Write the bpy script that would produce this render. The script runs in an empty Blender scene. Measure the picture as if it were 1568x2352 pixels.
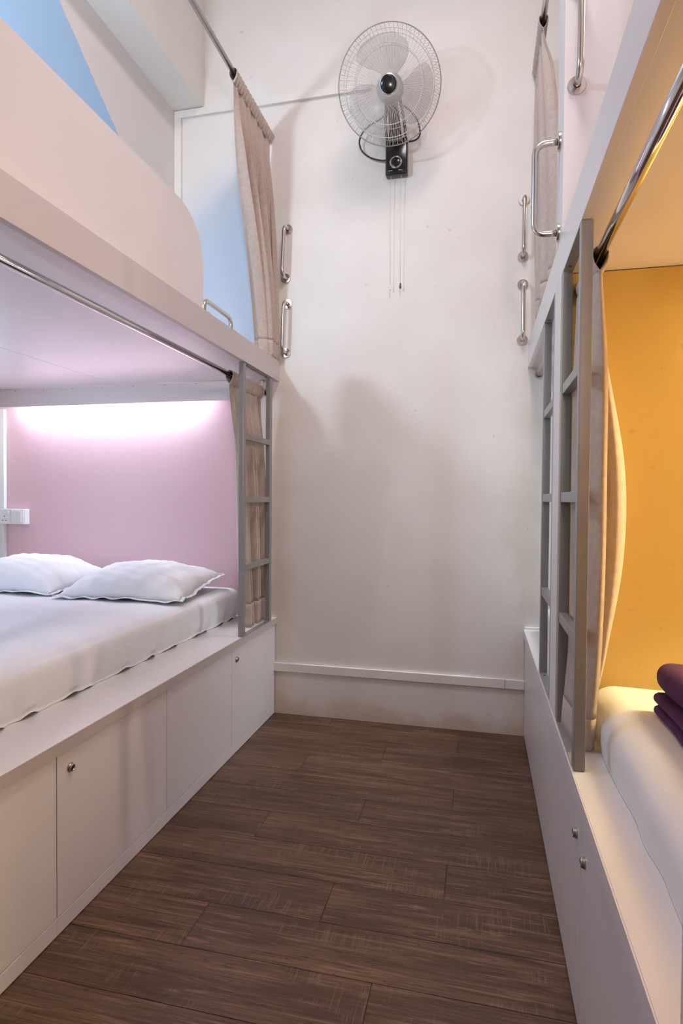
import bpy, bmesh, math, random
from mathutils import Vector, Matrix
random.seed(7)
C = bpy.context.scene.collection
S = bpy.context.scene
PI = math.pi

# ---------------------------------------------------------------- camera
cam_d = bpy.data.cameras.new('camera'); cam = bpy.data.objects.new('camera', cam_d); C.objects.link(cam)
cam_d.sensor_fit = 'VERTICAL'; cam_d.sensor_height = 36.0; cam_d.lens = 1355.4 / 2352 * 36.0
cam_d.clip_start = 0.02
def _cam(yaw, pit, rol):
    cy, sy = math.cos(yaw), math.sin(yaw)
    fw = Vector((-sy, cy, 0)); rt = Vector((cy, sy, 0)); up = Vector((0, 0, 1))
    f2 = fw * math.cos(pit) + up * math.sin(pit); u2 = up * math.cos(pit) - fw * math.sin(pit)
    r3 = rt * math.cos(rol) + u2 * math.sin(rol); u3 = u2 * math.cos(rol) - rt * math.sin(rol)
    m = Matrix((r3, u3, -f2)).transposed().to_4x4(); m.translation = (0, 0, 1.15)
    return m
cam.matrix_world = _cam(0.2306, -0.02138, 0.00723)
S.camera = cam

# ---------------------------------------------------------------- world, main lights, exposure
w = bpy.data.worlds.new('world'); S.world = w; w.use_nodes = True
w.node_tree.nodes['Background'].inputs[0].default_value = (0.8, 0.78, 0.85, 1)
w.node_tree.nodes['Background'].inputs[1].default_value = 0.05
S.view_settings.view_transform = 'Standard'; S.view_settings.look = 'None'
S.view_settings.gamma = 1.0; S.view_settings.use_curve_mapping = False
S.view_settings.exposure = 0.22

def area(name, loc, aim, sx, sy, power, col, spread=180):
    d = bpy.data.lights.new(name, 'AREA'); d.shape = 'RECTANGLE'; d.size = sx; d.size_y = sy
    d.energy = power; d.color = col; d.spread = math.radians(spread)
    o = bpy.data.objects.new(name, d); C.objects.link(o); o.location = loc
    o.rotation_euler = (Vector(aim) - Vector(loc)).to_track_quat('-Z', 'Y').to_euler()
    return o
area('ceiling_lamp_light', (-0.08, 1.1, 4.12), (-0.08, 1.35, 0), 0.45, 0.9, 28, (1.0, 0.865, 0.875))
area('photographer_lamp_light', (0.20, -0.35, 1.70), (-0.50, 2.99, 2.30), 0.16, 0.16, 4.8, (1.0, 0.83, 0.79), 90)

# ---------------------------------------------------------------- materials
def lin(r, g, b):
    f = lambda c: (c / 255 / 12.92) if c / 255 <= 0.04045 else ((c / 255 + 0.055) / 1.055) ** 2.4
    return (f(r), f(g), f(b), 1)
def mat(name, col, rough=0.5, metal=0.0, noise=None, bump=0.0, bscale=200, coat=0, sheen=0, alpha=1, aniso=0):
    m = bpy.data.materials.new(name); m.use_nodes = True
    nt = m.node_tree; b = nt.nodes['Principled BSDF']
    b.inputs['Base Color'].default_value = col; b.inputs['Roughness'].default_value = rough
    b.inputs['Metallic'].default_value = metal; b.inputs['Alpha'].default_value = alpha
    b.inputs['Coat Weight'].default_value = coat; b.inputs['Sheen Weight'].default_value = sheen
    tc = nt.nodes.new('ShaderNodeTexCoord')
    if noise:
        sc, amt = noise
        n = nt.nodes.new('ShaderNodeTexNoise'); n.inputs['Scale'].default_value = sc; n.inputs['Detail'].default_value = 6
        nt.links.new(tc.outputs['Object'], n.inputs['Vector'])
        r = nt.nodes.new('ShaderNodeValToRGB')
        r.color_ramp.elements[0].position = 0.3; r.color_ramp.elements[1].position = 0.7
        r.color_ramp.elements[0].color = tuple(c * (1 - amt) for c in col[:3]) + (1,)
        r.color_ramp.elements[1].color = tuple(min(1, c * (1 + amt)) for c in col[:3]) + (1,)
        nt.links.new(n.outputs['Fac'], r.inputs['Fac']); nt.links.new(r.outputs['Color'], b.inputs['Base Color'])
    if bump:
        n2 = nt.nodes.new('ShaderNodeTexNoise'); n2.inputs['Scale'].default_value = bscale; n2.inputs['Detail'].default_value = 4
        nt.links.new(tc.outputs['Object'], n2.inputs['Vector'])
        bp = nt.nodes.new('ShaderNodeBump'); bp.inputs['Strength'].default_value = bump; bp.inputs['Distance'].default_value = 0.003
        nt.links.new(n2.outputs['Fac'], bp.inputs['Height']); nt.links.new(bp.outputs['Normal'], b.inputs['Normal'])
    return m
def N(m, t): return m.node_tree.nodes.new(t)
def L(m, a, b): m.node_tree.links.new(a, b)
def math_n(m, op, a, b=None, clamp=False):
    n = N(m, 'ShaderNodeMath'); n.operation = op; n.use_clamp = clamp
    for i, v in enumerate((a, b)):
        if v is None: continue
        if isinstance(v, (int, float)): n.inputs[i].default_value = v
        else: L(m, v, n.inputs[i])
    return n.outputs[0]
def smooth(m, v, lo, hi):
    n = N(m, 'ShaderNodeMapRange'); n.interpolation_type = 'SMOOTHSTEP'
    L(m, v, n.inputs['Value']); n.inputs['From Min'].default_value = lo; n.inputs['From Max'].default_value = hi
    return n.outputs['Result']
def mixc(m, fac, a, b):
    n = N(m, 'ShaderNodeMix'); n.data_type = 'RGBA'; L(m, fac, n.inputs['Factor'])
    for v, s in ((a, n.inputs[6]), (b, n.inputs[7])):
        if isinstance(v, tuple): s.default_value = v
        else: L(m, v, s)
    return n.outputs[2]

WALL = (0.80, 0.765, 0.72, 1)
M = {}
M['wall'] = mat('wall_paint', WALL, 0.55, noise=(2.2, 0.035), bump=0.12, bscale=140)
M['ceil'] = mat('ceiling_paint', (0.8, 0.78, 0.75, 1), 0.7, noise=(2, 0.03))
M['lam'] = mat('white_laminate', (0.79, 0.735, 0.735, 1), 0.32, noise=(3, 0.02))
M['lamtop'] = mat('white_laminate_top', (0.76, 0.73, 0.71, 1), 0.28, noise=(5, 0.03))
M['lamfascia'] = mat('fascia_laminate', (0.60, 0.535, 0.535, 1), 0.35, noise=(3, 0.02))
M['lamedge'] = mat('laminate_edge_band', (0.56, 0.49, 0.46, 1), 0.4, noise=(6, 0.03))
M['gap'] = mat('dark_joint', (0.10, 0.075, 0.055, 1), 0.8, noise=(20, 0.2))
M['steel'] = mat('brushed_steel', (0.62, 0.58, 0.54, 1), 0.26, 1.0, noise=(40, 0.05))
M['locksteel'] = mat('dull_nickel', (0.42, 0.38, 0.34, 1), 0.32, 1.0, noise=(60, 0.06))
M['chrome'] = mat('polished_chrome', (0.66, 0.64, 0.64, 1), 0.08, 1.0, noise=(20, 0.03))
M['grey'] = mat('grey_enamel', (0.265, 0.255, 0.245, 1), 0.32, 0.0, noise=(14, 0.05), bump=0.05, bscale=90)
M['screw'] = mat('dark_screw', (0.08, 0.075, 0.07, 1), 0.4, 0.8, noise=(50, 0.1))
M['curtain'] = mat('beige_curtain_cloth', (0.52, 0.42, 0.36, 1), 0.95, noise=(60, 0.10), bump=0.35, bscale=500, sheen=0.25)
M['sheet'] = mat('white_cotton', (0.80, 0.80, 0.82, 1), 0.85, noise=(8, 0.015), bump=0.12, bscale=240)
M['fleece'] = mat('purple_fleece', (0.068, 0.008, 0.078, 1), 0.95, noise=(150, 0.25), bump=0.5, bscale=420, sheen=0.04)
M['plastic'] = mat('white_plastic', (0.80, 0.80, 0.80, 1), 0.3, noise=(10, 0.01))
M['black'] = mat('black_plastic', (0.012, 0.011, 0.011, 1), 0.18, noise=(20, 0.1), coat=0.4)
M['cable'] = mat('black_cable', (0.03, 0.03, 0.03, 1), 0.45, noise=(30, 0.1))
M['wire'] = mat('grille_wire', (0.66, 0.62, 0.59, 1), 0.4, 0.0, noise=(30, 0.05))
M['dgrey'] = mat('dark_grey_plastic', (0.13, 0.115, 0.105, 1), 0.35, noise=(20, 0.08))
M['blade'] = mat('smoke_blade', (0.52, 0.48, 0.46, 1), 0.25, noise=(10, 0.05), alpha=0.32)
M['silver'] = mat('silver_ring', (0.75, 0.75, 0.75, 1), 0.2, 0.9, noise=(20, 0.02))
M['cordw'] = mat('white_cord', (0.85, 0.82, 0.78, 1), 0.6, noise=(20, 0.02))
M['brown'] = mat('brown_knob', (0.10, 0.06, 0.035, 1), 0.4, noise=(40, 0.1))
M['print'] = mat('silver_print', (0.7, 0.7, 0.7, 1), 0.5, noise=(20, 0.02))
M['slot'] = mat('socket_slot', (0.03, 0.03, 0.04, 1), 0.7, noise=(20, 0.1))

def make_back_wall_mat():
    m = mat('back_wall_paint', WALL, 0.5, bump=0.14, bscale=130)
    b = m.node_tree.nodes['Principled BSDF']
    g = N(m, 'ShaderNodeNewGeometry'); sp = N(m, 'ShaderNodeSeparateXYZ'); L(m, g.outputs['Position'], sp.inputs[0])
    X, Z = sp.outputs['X'], sp.outputs['Z']
    n = N(m, 'ShaderNodeTexNoise'); n.inputs['Scale'].default_value = 3.0; n.inputs['Detail'].default_value = 7
    L(m, g.outputs['Position'], n.inputs['Vector'])
    nf = n.outputs['Fac']
    base = mixc(m, smooth(m, nf, 0.35, 0.7), (0.78, 0.745, 0.70, 1), (0.82, 0.79, 0.75, 1))
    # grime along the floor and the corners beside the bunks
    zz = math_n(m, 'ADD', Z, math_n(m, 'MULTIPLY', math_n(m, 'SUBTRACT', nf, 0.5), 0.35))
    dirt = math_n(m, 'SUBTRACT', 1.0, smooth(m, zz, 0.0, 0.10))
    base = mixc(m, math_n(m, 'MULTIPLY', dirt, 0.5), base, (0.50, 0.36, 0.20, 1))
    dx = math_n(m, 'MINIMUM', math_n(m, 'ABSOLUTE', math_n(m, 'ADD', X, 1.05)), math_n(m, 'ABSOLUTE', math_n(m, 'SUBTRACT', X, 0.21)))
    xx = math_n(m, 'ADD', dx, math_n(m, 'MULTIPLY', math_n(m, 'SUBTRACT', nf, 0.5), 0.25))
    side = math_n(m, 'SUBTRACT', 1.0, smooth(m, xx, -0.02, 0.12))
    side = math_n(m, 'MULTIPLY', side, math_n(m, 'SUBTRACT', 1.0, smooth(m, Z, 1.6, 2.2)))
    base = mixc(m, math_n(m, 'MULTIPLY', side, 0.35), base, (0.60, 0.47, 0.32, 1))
    # fine scuffs
    n3 = N(m, 'ShaderNodeTexNoise'); n3.inputs['Scale'].default_value = 26; n3.inputs['Detail'].default_value = 3
    L(m, g.outputs['Position'], n3.inputs['Vector'])
    base = mixc(m, math_n(m, 'MULTIPLY', smooth(m, n3.outputs['Fac'], 0.73, 0.78), 0.35), base, (0.35, 0.29, 0.24, 1))
    # pink paint inside the lower bunk
    pink = math_n(m, 'MULTIPLY', math_n(m, 'SUBTRACT', 1.0, smooth(m, X, -1.161, -1.159)), math_n(m, 'SUBTRACT', 1.0, smooth(m, Z, 1.79, 1.80)))
    base = mixc(m, pink, base, (0.73, 0.50, 0.545, 1))
    # blue tone inside the upper bunk, fading out softly along a slanted upper edge
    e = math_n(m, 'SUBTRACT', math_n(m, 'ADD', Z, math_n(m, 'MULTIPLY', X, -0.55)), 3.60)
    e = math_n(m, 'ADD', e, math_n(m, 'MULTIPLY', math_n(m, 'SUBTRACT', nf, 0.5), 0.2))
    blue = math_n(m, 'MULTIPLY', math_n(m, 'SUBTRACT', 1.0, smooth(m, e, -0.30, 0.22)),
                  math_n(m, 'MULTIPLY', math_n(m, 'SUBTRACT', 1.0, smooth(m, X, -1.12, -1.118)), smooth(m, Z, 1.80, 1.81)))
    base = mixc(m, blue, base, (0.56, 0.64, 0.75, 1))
    L(m, base, b.inputs['Base Color'])
    return m
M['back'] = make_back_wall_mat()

def make_blue_wall_mat():
    m = mat('left_wall_mural_paint', WALL, 0.55, bump=0.12, bscale=140)
    b = m.node_tree.nodes['Principled BSDF']
    g = N(m, 'ShaderNodeNewGeometry'); sp = N(m, 'ShaderNodeSeparateXYZ'); L(m, g.outputs['Position'], sp.inputs[0])
    n = N(m, 'ShaderNodeTexNoise'); n.inputs['Scale'].default_value = 30; n.inputs['Detail'].default_value = 5
    L(m, g.outputs['Position'], n.inputs['Vector'])
    # line through (y 2.071, z 3.131) and (y 2.480, z 2.824)
    e = math_n(m, 'ADD', sp.outputs['Z'], math_n(m, 'MULTIPLY', sp.outputs['Y'], 0.7506))
    e = math_n(m, 'SUBTRACT', e, 4.6855)
    e = math_n(m, 'ADD', e, math_n(m, 'MULTIPLY', math_n(m, 'SUBTRACT', n.outputs['Fac'], 0.5), 0.012))
    base = mixc(m, smooth(m, e, -0.003, 0.003), (0.38, 0.61, 0.88, 1), (0.78, 0.735, 0.72, 1))
    L(m, base, b.inputs['Base Color'])
    return m
M['mural'] = make_blue_wall_mat()

def make_partition_mat():
    # yellow on the lower bunk's side, off-white everywhere else
    m = mat('partition_paint', (0.78, 0.74, 0.73, 1), 0.42, bump=0.05, bscale=120)
    b = m.node_tree.nodes['Principled BSDF']
    g = N(m, 'ShaderNodeNewGeometry'); sp = N(m, 'ShaderNodeSeparateXYZ'); L(m, g.outputs['Position'], sp.inputs[0])
    sn = N(m, 'ShaderNodeSeparateXYZ'); L(m, g.outputs['Normal'], sn.inputs[0])
    n = N(m, 'ShaderNodeTexNoise'); n.inputs['Scale'].default_value = 18; n.inputs['Detail'].default_value = 5
    L(m, g.outputs['Position'], n.inputs['Vector'])
    side = smooth(m, math_n(m, 'ABSOLUTE', sn.outputs['Y']), 0.6, 0.8)
    low = math_n(m, 'SUBTRACT', 1.0, smooth(m, sp.outputs['Z'], 1.84, 1.85))
    ny = math_n(m, 'MULTIPLY', side, low)
    ny = math_n(m, 'MULTIPLY', ny, math_n(m, 'SUBTRACT', 1.0, smooth(m, sp.outputs['Y'], 1.80, 1.82)))
    yel = mixc(m, math_n(m, 'MULTIPLY', smooth(m, n.outputs['Fac'], 0.66, 0.74), 0.4), (0.67, 0.48, 0.16, 1), (0.46, 0.29, 0.09, 1))
    base = mixc(m, ny, (0.78, 0.735, 0.73, 1), yel)
    L(m, base, b.inputs['Base Color'])
    return m
M['part'] = make_partition_mat()
M['yellow'] = mat('yellow_wall_paint', (0.67, 0.48, 0.16, 1), 0.5, noise=(4, 0.05), bump=0.08, bscale=130)

def make_wood():
    m = mat('dark_wood_vinyl', (0.1, 0.06, 0.04, 1), 0.42)
    b = m.node_tree.nodes['Principled BSDF']
    tc = N(m, 'ShaderNodeTexCoord'); oi = N(m, 'ShaderNodeObjectInfo')
    off = N(m, 'ShaderNodeVectorMath'); off.operation = 'ADD'; L(m, tc.outputs['Object'], off.inputs[0])
    cx = N(m, 'ShaderNodeCombineXYZ')
    L(m, math_n(m, 'MULTIPLY', oi.outputs['Random'], 37.0), cx.inputs[0]); L(m, math_n(m, 'MULTIPLY', oi.outputs['Random'], 91.0), cx.inputs[1])
    L(m, cx.outputs[0], off.inputs[1])
    def noise(sx, sy, det, dist=0, rough=0.6):
        mp = N(m, 'ShaderNodeMapping'); mp.inputs['Scale'].default_value = (sx, sy, 1); L(m, off.outputs[0], mp.inputs['Vector'])
        n = N(m, 'ShaderNodeTexNoise'); n.inputs['Scale'].default_value = 1; n.inputs['Detail'].default_value = det
        n.inputs['Distortion'].default_value = dist; n.inputs['Roughness'].default_value = rough
        L(m, mp.outputs[0], n.inputs['Vector']); return n.outputs['Fac']
    big = noise(1.6, 9, 4, 0.8); grain = noise(4, 210, 8, 0.5, 0.75); streak = noise(2.6, 48, 8, 1.5, 0.72); blot = noise(9, 38, 7, 2.2, 0.72); saw = noise(170, 7, 4, 0.6); sawm = noise(3.0, 8, 3)
    col = mixc(m, smooth(m, big, 0.32, 0.68), (0.080, 0.037, 0.016, 1), (0.150, 0.078, 0.042, 1))
    col = mixc(m, math_n(m, 'MULTIPLY', smooth(m, streak, 0.50, 0.64), 0.75), col, (0.250, 0.142, 0.088, 1))
    col = mixc(m, math_n(m, 'MULTIPLY', smooth(m, streak, 0.48, 0.34), 0.70), col, (0.038, 0.018, 0.009, 1))
    col = mixc(m, math_n(m, 'MULTIPLY', smooth(m, grain, 0.47, 0.60), 0.68), col, (0.034, 0.016, 0.008, 1))
    col = mixc(m, math_n(m, 'MULTIPLY', smooth(m, blot, 0.59, 0.66), 0.85), col, (0.022, 0.012, 0.008, 1))
    sw = math_n(m, 'MULTIPLY', smooth(m, saw, 0.50, 0.62), smooth(m, sawm, 0.52, 0.62))
    col = mixc(m, math_n(m, 'MULTIPLY', sw, 0.42), col, (0.25, 0.155, 0.102, 1))
    hsv = N(m, 'ShaderNodeHueSaturation'); L(m, col, hsv.inputs['Color'])
    L(m, math_n(m, 'ADD', math_n(m, 'MULTIPLY', oi.outputs['Random'], 0.26), 0.95), hsv.inputs['Value'])
    L(m, hsv.outputs[0], b.inputs['Base Color'])
    L(m, math_n(m, 'ADD', math_n(m, 'MULTIPLY', grain, 0.25), 0.27), b.inputs['Roughness'])
    bp = N(m, 'ShaderNodeBump'); bp.inputs['Strength'].default_value = 0.25; bp.inputs['Distance'].default_value = 0.002
    L(m, grain, bp.inputs['Height']); L(m, bp.outputs[0], b.inputs['Normal'])
    return m
M['wood'] = make_wood()

# ---------------------------------------------------------------- mesh helpers
def finish(name, bm, m, parent=None, smoothing=False, loc=None):
    me = bpy.data.meshes.new(name); bmesh.ops.recalc_face_normals(bm, faces=bm.faces)
    bm.to_mesh(me); bm.free()
    if smoothing:
        for p in me.polygons: p.use_smooth = True
    me.materials.append(M[m] if isinstance(m, str) else m)
    o = bpy.data.objects.new(name, me); C.objects.link(o)
    if parent: o.parent = parent
    return o
def box_bm(x0, x1, y0, y1, z0, z1, bev=0.0, seg=2, bm=None):
    bm2 = bmesh.new()
    v = [bm2.verts.new((x, y, z)) for x in (x0, x1) for y in (y0, y1) for z in (z0, z1)]
    for f in ((0, 1, 3, 2), (4, 6, 7, 5), (0, 4, 5, 1), (2, 3, 7, 6), (0, 2, 6, 4), (1, 5, 7, 3)):
        bm2.faces.new([v[i] for i in f])
    if bev: bmesh.ops.bevel(bm2, geom=list(bm2.edges), offset=bev, segments=seg, profile=0.5, affect='EDGES')
    if bm is None: return bm2
    me = bpy.data.meshes.new('tmp'); bm2.to_mesh(me); bm2.free(); bm.from_mesh(me); bpy.data.meshes.remove(me)
    return bm
def box(name, x0, x1, y0, y1, z0, z1, m, parent=None, bev=0.0, seg=2):
    return finish(name, box_bm(x0, x1, y0, y1, z0, z1, bev, seg), m, parent)
def tube_bm(pts, r, seg=12, bm=None, closed=False, caps=True):
    bm = bm or bmesh.new(); pts = [Vector(p) for p in pts]; n = len(pts); rings = []
    prev = None
    for i, p in enumerate(pts):
        a = pts[(i - 1) % n] if (i > 0 or closed) else p; b = pts[(i + 1) % n] if (i < n - 1 or closed) else p
        t = (b - a).normalized()
        if prev is None:
            ref = Vector((0, 0, 1)) if abs(t.z) < 0.9 else Vector((1, 0, 0)); u = t.cross(ref).normalized()
        else:
            u = (prev - t * prev.dot(t)).normalized()
        prev = u; v = t.cross(u)
        rr = r[i] if isinstance(r, (list, tuple)) else r
        rings.append([bm.verts.new(p + u * math.cos(2 * PI * k / seg) * rr + v * math.sin(2 * PI * k / seg) * rr) for k in range(seg)])
    m = n if closed else n - 1
    for i in range(m):
        A, B = rings[i], rings[(i + 1) % n]
        for k in range(seg): bm.faces.new((A[k], A[(k + 1) % seg], B[(k + 1) % seg], B[k]))
    if caps and not closed: bm.faces.new(rings[0][::-1]); bm.faces.new(rings[-1])
    return bm
def tube(name, pts, r, m, parent=None, seg=12, closed=False):
    return finish(name, tube_bm(pts, r, seg, None, closed), m, parent, True)
def lathe_bm(prof, origin, axis, seg=32, bm=None):
    """prof: (radius, height) pairs turned about axis through origin"""
    bm = bm or bmesh.new(); ax = Vector(axis).normalized()
    ref = Vector((0, 0, 1)) if abs(ax.z) < 0.9 else Vector((1, 0, 0)); u = ax.cross(ref).normalized(); v = ax.cross(u)
    o = Vector(origin); rings = []
    for r, h in prof:
        if r < 1e-6: rings.append([bm.verts.new(o + ax * h)])
        else: rings.append([bm.verts.new(o + ax * h + (u * math.cos(2 * PI * k / seg) + v * math.sin(2 * PI * k / seg)) * r) for k in range(seg)])
    for A, B in zip(rings, rings[1:]):
        for k in range(seg):
            a = A[k % len(A)]; b = A[(k + 1) % len(A)]; c = B[(k + 1) % len(B)]; d = B[k % len(B)]
            f = [x for i, x in enumerate((a, b, c, d)) if x not in (a, b, c, d)[:i]]
            if len(f) > 2: bm.faces.new(f)
    return bm
def lathe(name, prof, origin, axis, m, parent=None, seg=32, sm=True):
    o = finish(name, lathe_bm(prof, origin, axis, seg), m, parent, sm)
    if sm and len(o.data.polygons): o.data.set_sharp_from_angle(angle=math.radians(35))
    return o
def grid_bm(fn, nu, nv):
    bm = bmesh.new(); R = [[bm.verts.new(fn(i / nu, j / nv)) for i in range(nu + 1)] for j in range(nv + 1)]
    for j in range(nv):
        for i in range(nu): bm.faces.new((R[j][i], R[j][i + 1], R[j + 1][i + 1], R[j + 1][i]))
    return bm
def thing(name, label, cat, loc=(0, 0, 0), group=None):
    o = bpy.data.objects.new(name, None); C.objects.link(o); o.empty_display_size = 0.05
    o['label'] = label; o['category'] = cat
    if group: o['group'] = group
    return o
def tag(o, label, cat=None, group=None, kind=None):
    o['label'] = label
    if cat: o['category'] = cat
    if group: o['group'] = group
    if kind: o['kind'] = kind
    return o
def struct(o, label, cat): return tag(o, label, cat, None, 'structure')
def lerp(a, b, t): return a + (b - a) * t
def interp(xs, t):
    """piecewise smooth lookup of evenly spaced values"""
    n = len(xs) - 1; s = min(max(t, 0), 1) * n; i = min(int(s), n - 1); f = s - i
    p0 = xs[max(i - 1, 0)]; p1 = xs[i]; p2 = xs[i + 1]; p3 = xs[min(i + 2, n)]
    return 0.5 * ((2 * p1) + (-p0 + p2) * f + (2 * p0 - 5 * p1 + 4 * p2 - p3) * f * f + (-p0 + 3 * p1 - 3 * p2 + p3) * f ** 3)

# ---------------------------------------------------------------- the room
D = 2.99
XL, XR = -1.063, 0.220           # locker fronts
ZCL, ZCR = 0.515, 0.525          # platform tops
ZDL0, ZDL1 = 1.772, 1.880        # left upper deck
ZDR0, ZDR1 = 1.789, 1.905        # right upper deck
YB = -1.6; ZC = 4.15; XW = 2.20

floor = struct(box('floor', -2.95, XW + 0.1, YB - 0.1, D + 0.1, -0.12, -0.004, 'gap'), 'dark brown wood plank floor between the bunks', 'floor')
joints = {0: -0.088, 1: -0.412, 2: -0.737}
plank_cache = {}
k = -4
while True:
    y1 = 2.370 - 0.168 * k; y0 = y1 - 0.168
    if y1 < -0.5: break
    if k >= -4:
        j0 = joints[k % 3]
        if k == 6: j0 = -0.237
        xs = sorted(j0 + 0.975 * n for n in range(-2, 3))
        for a, b in zip(xs, xs[1:]):
            a2, b2 = max(a, -1.075), min(b, 0.232); c2, d2 = y0, min(y1, D)
            if b2 - a2 < 0.01 or d2 - c2 < 0.01: continue
            g = 0.0007; key = (round(b2 - a2, 4), round(d2 - c2, 4))
            if key not in plank_cache:
                hx, hy = (b2 - a2) / 2 - g, (d2 - c2) / 2 - g
                o = finish('plank', box_bm(-hx, hx, -hy, hy, -0.006, 0, 0.0006, 1), 'wood', floor)
                plank_cache[key] = o.data
            else:
                o = bpy.data.objects.new('plank', plank_cache[key]); C.objects.link(o); o.parent = floor
            o.location = ((a2 + b2) / 2, (c2 + d2) / 2, 0)
    k += 1

struct(box('wall_back', -2.95, XW + 0.1, D, D + 0.1, -0.1, ZC + 0.1, 'back'), 'cream end wall with pink painted and blue bunk sections', 'wall')
struct(box('wall_left', -2.95, -2.812, YB, D - 0.0005, -0.1, 1.79, 'wall'), 'white side wall behind the lower left bed', 'wall')
struct(box('wall_left_upper', -2.95, -1.656, YB, D - 0.0005, 1.881, ZC, 'mural'), 'upper left side wall with a slanted sky blue mural', 'wall')
struct(box('ceiling_beam', -1.656, -1.485, YB, D - 0.0005, 3.268, ZC, 'wall'), 'cream ceiling beam along the upper left wall', 'beam')
struct(box('wall_right', XW, XW + 0.1, YB, D - 0.0005, -0.1, ZC, 'yellow'), 'wall at the heads of the right bunks', 'wall')
struct(box('wall_front', -2.95, XW + 0.1, YB - 0.1, YB, -0.1, ZC + 0.1, 'wall'), 'cream wall behind the camera', 'wall')
struct(box('ceiling', -2.95, XW + 0.1, YB, D, ZC, ZC + 0.1, 'ceil'), 'plain white ceiling', 'ceiling')
t1 = struct(box('trim_1', XL, 0.128, D - 0.016, D - 0.0003, 0.230, 0.275, 'wall', None, 0.002), 'white wooden rail across the bottom of the end wall', 'trim')
box('rail_piece', 0.1295, XR - 0.001, D - 0.016, D - 0.0003, 0.230, 0.275, 'wall', t1, 0.002)

# partitions between the right-hand bunks
for (ya, yb, lab) in ((1.775, 1.915, 'partition between the two right bunks, yellow below and off white above'), (0.55, 0.69, 'white partition at the right edge nearest the camera')):
    p = bpy.data.objects.new('wall_partition', None); C.objects.link(p); struct(p, lab, 'partition')
    box('lower_panel', 0.2155, XW, ya, yb, ZCR + 0.0005, ZDR0 - 0.0005, 'part', p, 0.0015)
    box('upper_panel', 0.2155, XW, ya, yb, ZDR1 + 0.0005, ZC, 'part', p, 0.0015)

# ---------------------------------------------------------------- platforms, lockers
pl = thing('bed_platform', 'long white laminate bed platform above the left lockers', 'platform')
box('platform_top', -2.811, -1.056, -0.35, D - 0.001, 0.481, ZCL, 'lamtop', pl, 0.0008, 1)
box('edge_band', -1.0558, -1.053, -0.35, D - 0.001, 0.481, ZCL, 'lamedge', pl, 0.0006, 1)
pr_ = thing('bed_platform', 'long white laminate bed platform above the right lockers', 'platform')
box('platform_top', 0.2155, XW - 0.001, -0.35, D - 0.001, 0.488, ZCR, 'lamtop', pr_, 0.0008, 1)
box('edge_band', 0.2125, 0.2152, -0.35, D - 0.001, 0.488, ZCR, 'lam', pr_, 0.0006, 1)
box('backsplash', 0.2165, XW - 0.001, D - 0.012, D - 0.0012, ZCR + 0.0003, ZCR + 0.012, 'lam', pr_, 0.001, 1)

def cam_lock(y, x, z, s, parent):
    """small round cam lock; s=+1 faces +x"""
    lk = lathe('lock', [(0, 0), (0.0125, 0), (0.0125, 0.0025), (0.0105, 0.0045), (0.0098, 0.0085), (0.0080, 0.0095), (0.0066, 0.0070), (0, 0.0070)], (x, y, z), (s, 0, 0), 'locksteel', parent, 28)
    lathe('lock_core', [(0, 0.0076), (0.0062, 0.0074), (0.0062, 0.0066), (0, 0.0066)], (x, y, z), (s, 0, 0), 'screw', lk, 20)
    box('keyhole', min(x + s * 0.0074, x + s * 0.0082), max(x + s * 0.0074, x + s * 0.0082), y - 0.001, y + 0.001, z - 0.0045, z + 0.0045, 'slot', lk)
def locker(x, s, y0, y1, ztop, zbot, lock_y, lock_z, label):
    t = thing('storage_locker', label, 'locker', group=None)
    back = x - s * 0.60
    g = 0.0016
    xa, xb = sorted((back, x - s * 0.0195))
    box('body', xa, xb, y0 + 0.0003, y1 - 0.0003, 0.002, ztop, 'gap', t)
    xa, xb = sorted((x - s * 0.019, x))
    d = box('door', xa, xb, y0 + g, y1 - g, zbot, ztop - 0.004, 'lam', t, 0.0012, 2)
    if lock_y is not None: cam_lock(lock_y, x, lock_z, s, d)
    if zbot > 0.03: box('plinth', xa, xb, y0 + 0.0003, y1 - 0.0003, 0.002, zbot - 0.0022, 'lam', t, 0.0008, 1)
locker(XL, 1, 2.422, D - 0.002, 0.480, 0.050, 2.474, 0.424, 'white left locker with a round lock, against the end wall')
locker(XL, 1, 1.867, 2.422, 0.480, 0.050, None, 0, 'white left locker without a lock, second from the end wall')
locker(XL, 1, 1.311, 1.867, 0.480, 0.050, 1.363, 0.426, 'white left locker with the largest round lock, third from the end wall')
locker(XL, 1, 0.755, 1.311, 0.480, 0.050, None, 0, 'white left locker cut by the left edge, nearest the camera')
locker(XL, 1, 0.200, 0.755, 0.480, 0.050, None, 0, 'white left locker beside the camera, out of view')
locker(XR, -1, 2.506, D - 0.002, 0.487, 0.008, None, 0, 'white right locker at the end wall, narrowest to the eye')
locker(XR, -1, 1.935, 2.506, 0.487, 0.008, None, 0, 'plain white right locker below the farther grey ladder')
locker(XR, -1, 1.339, 1.935, 0.487, 0.008, 1.397, 0.405, 'white right locker with the upper, smaller looking knob lock')
locker(XR, -1, 0.770, 1.339, 0.487, 0.008, 1.292, 0.400, 'white right locker with the lower, larger looking knob lock')
locker(XR, -1, 0.200, 0.770, 0.487, 0.008, None, 0, 'white right locker beside the camera, out of view')

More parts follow.
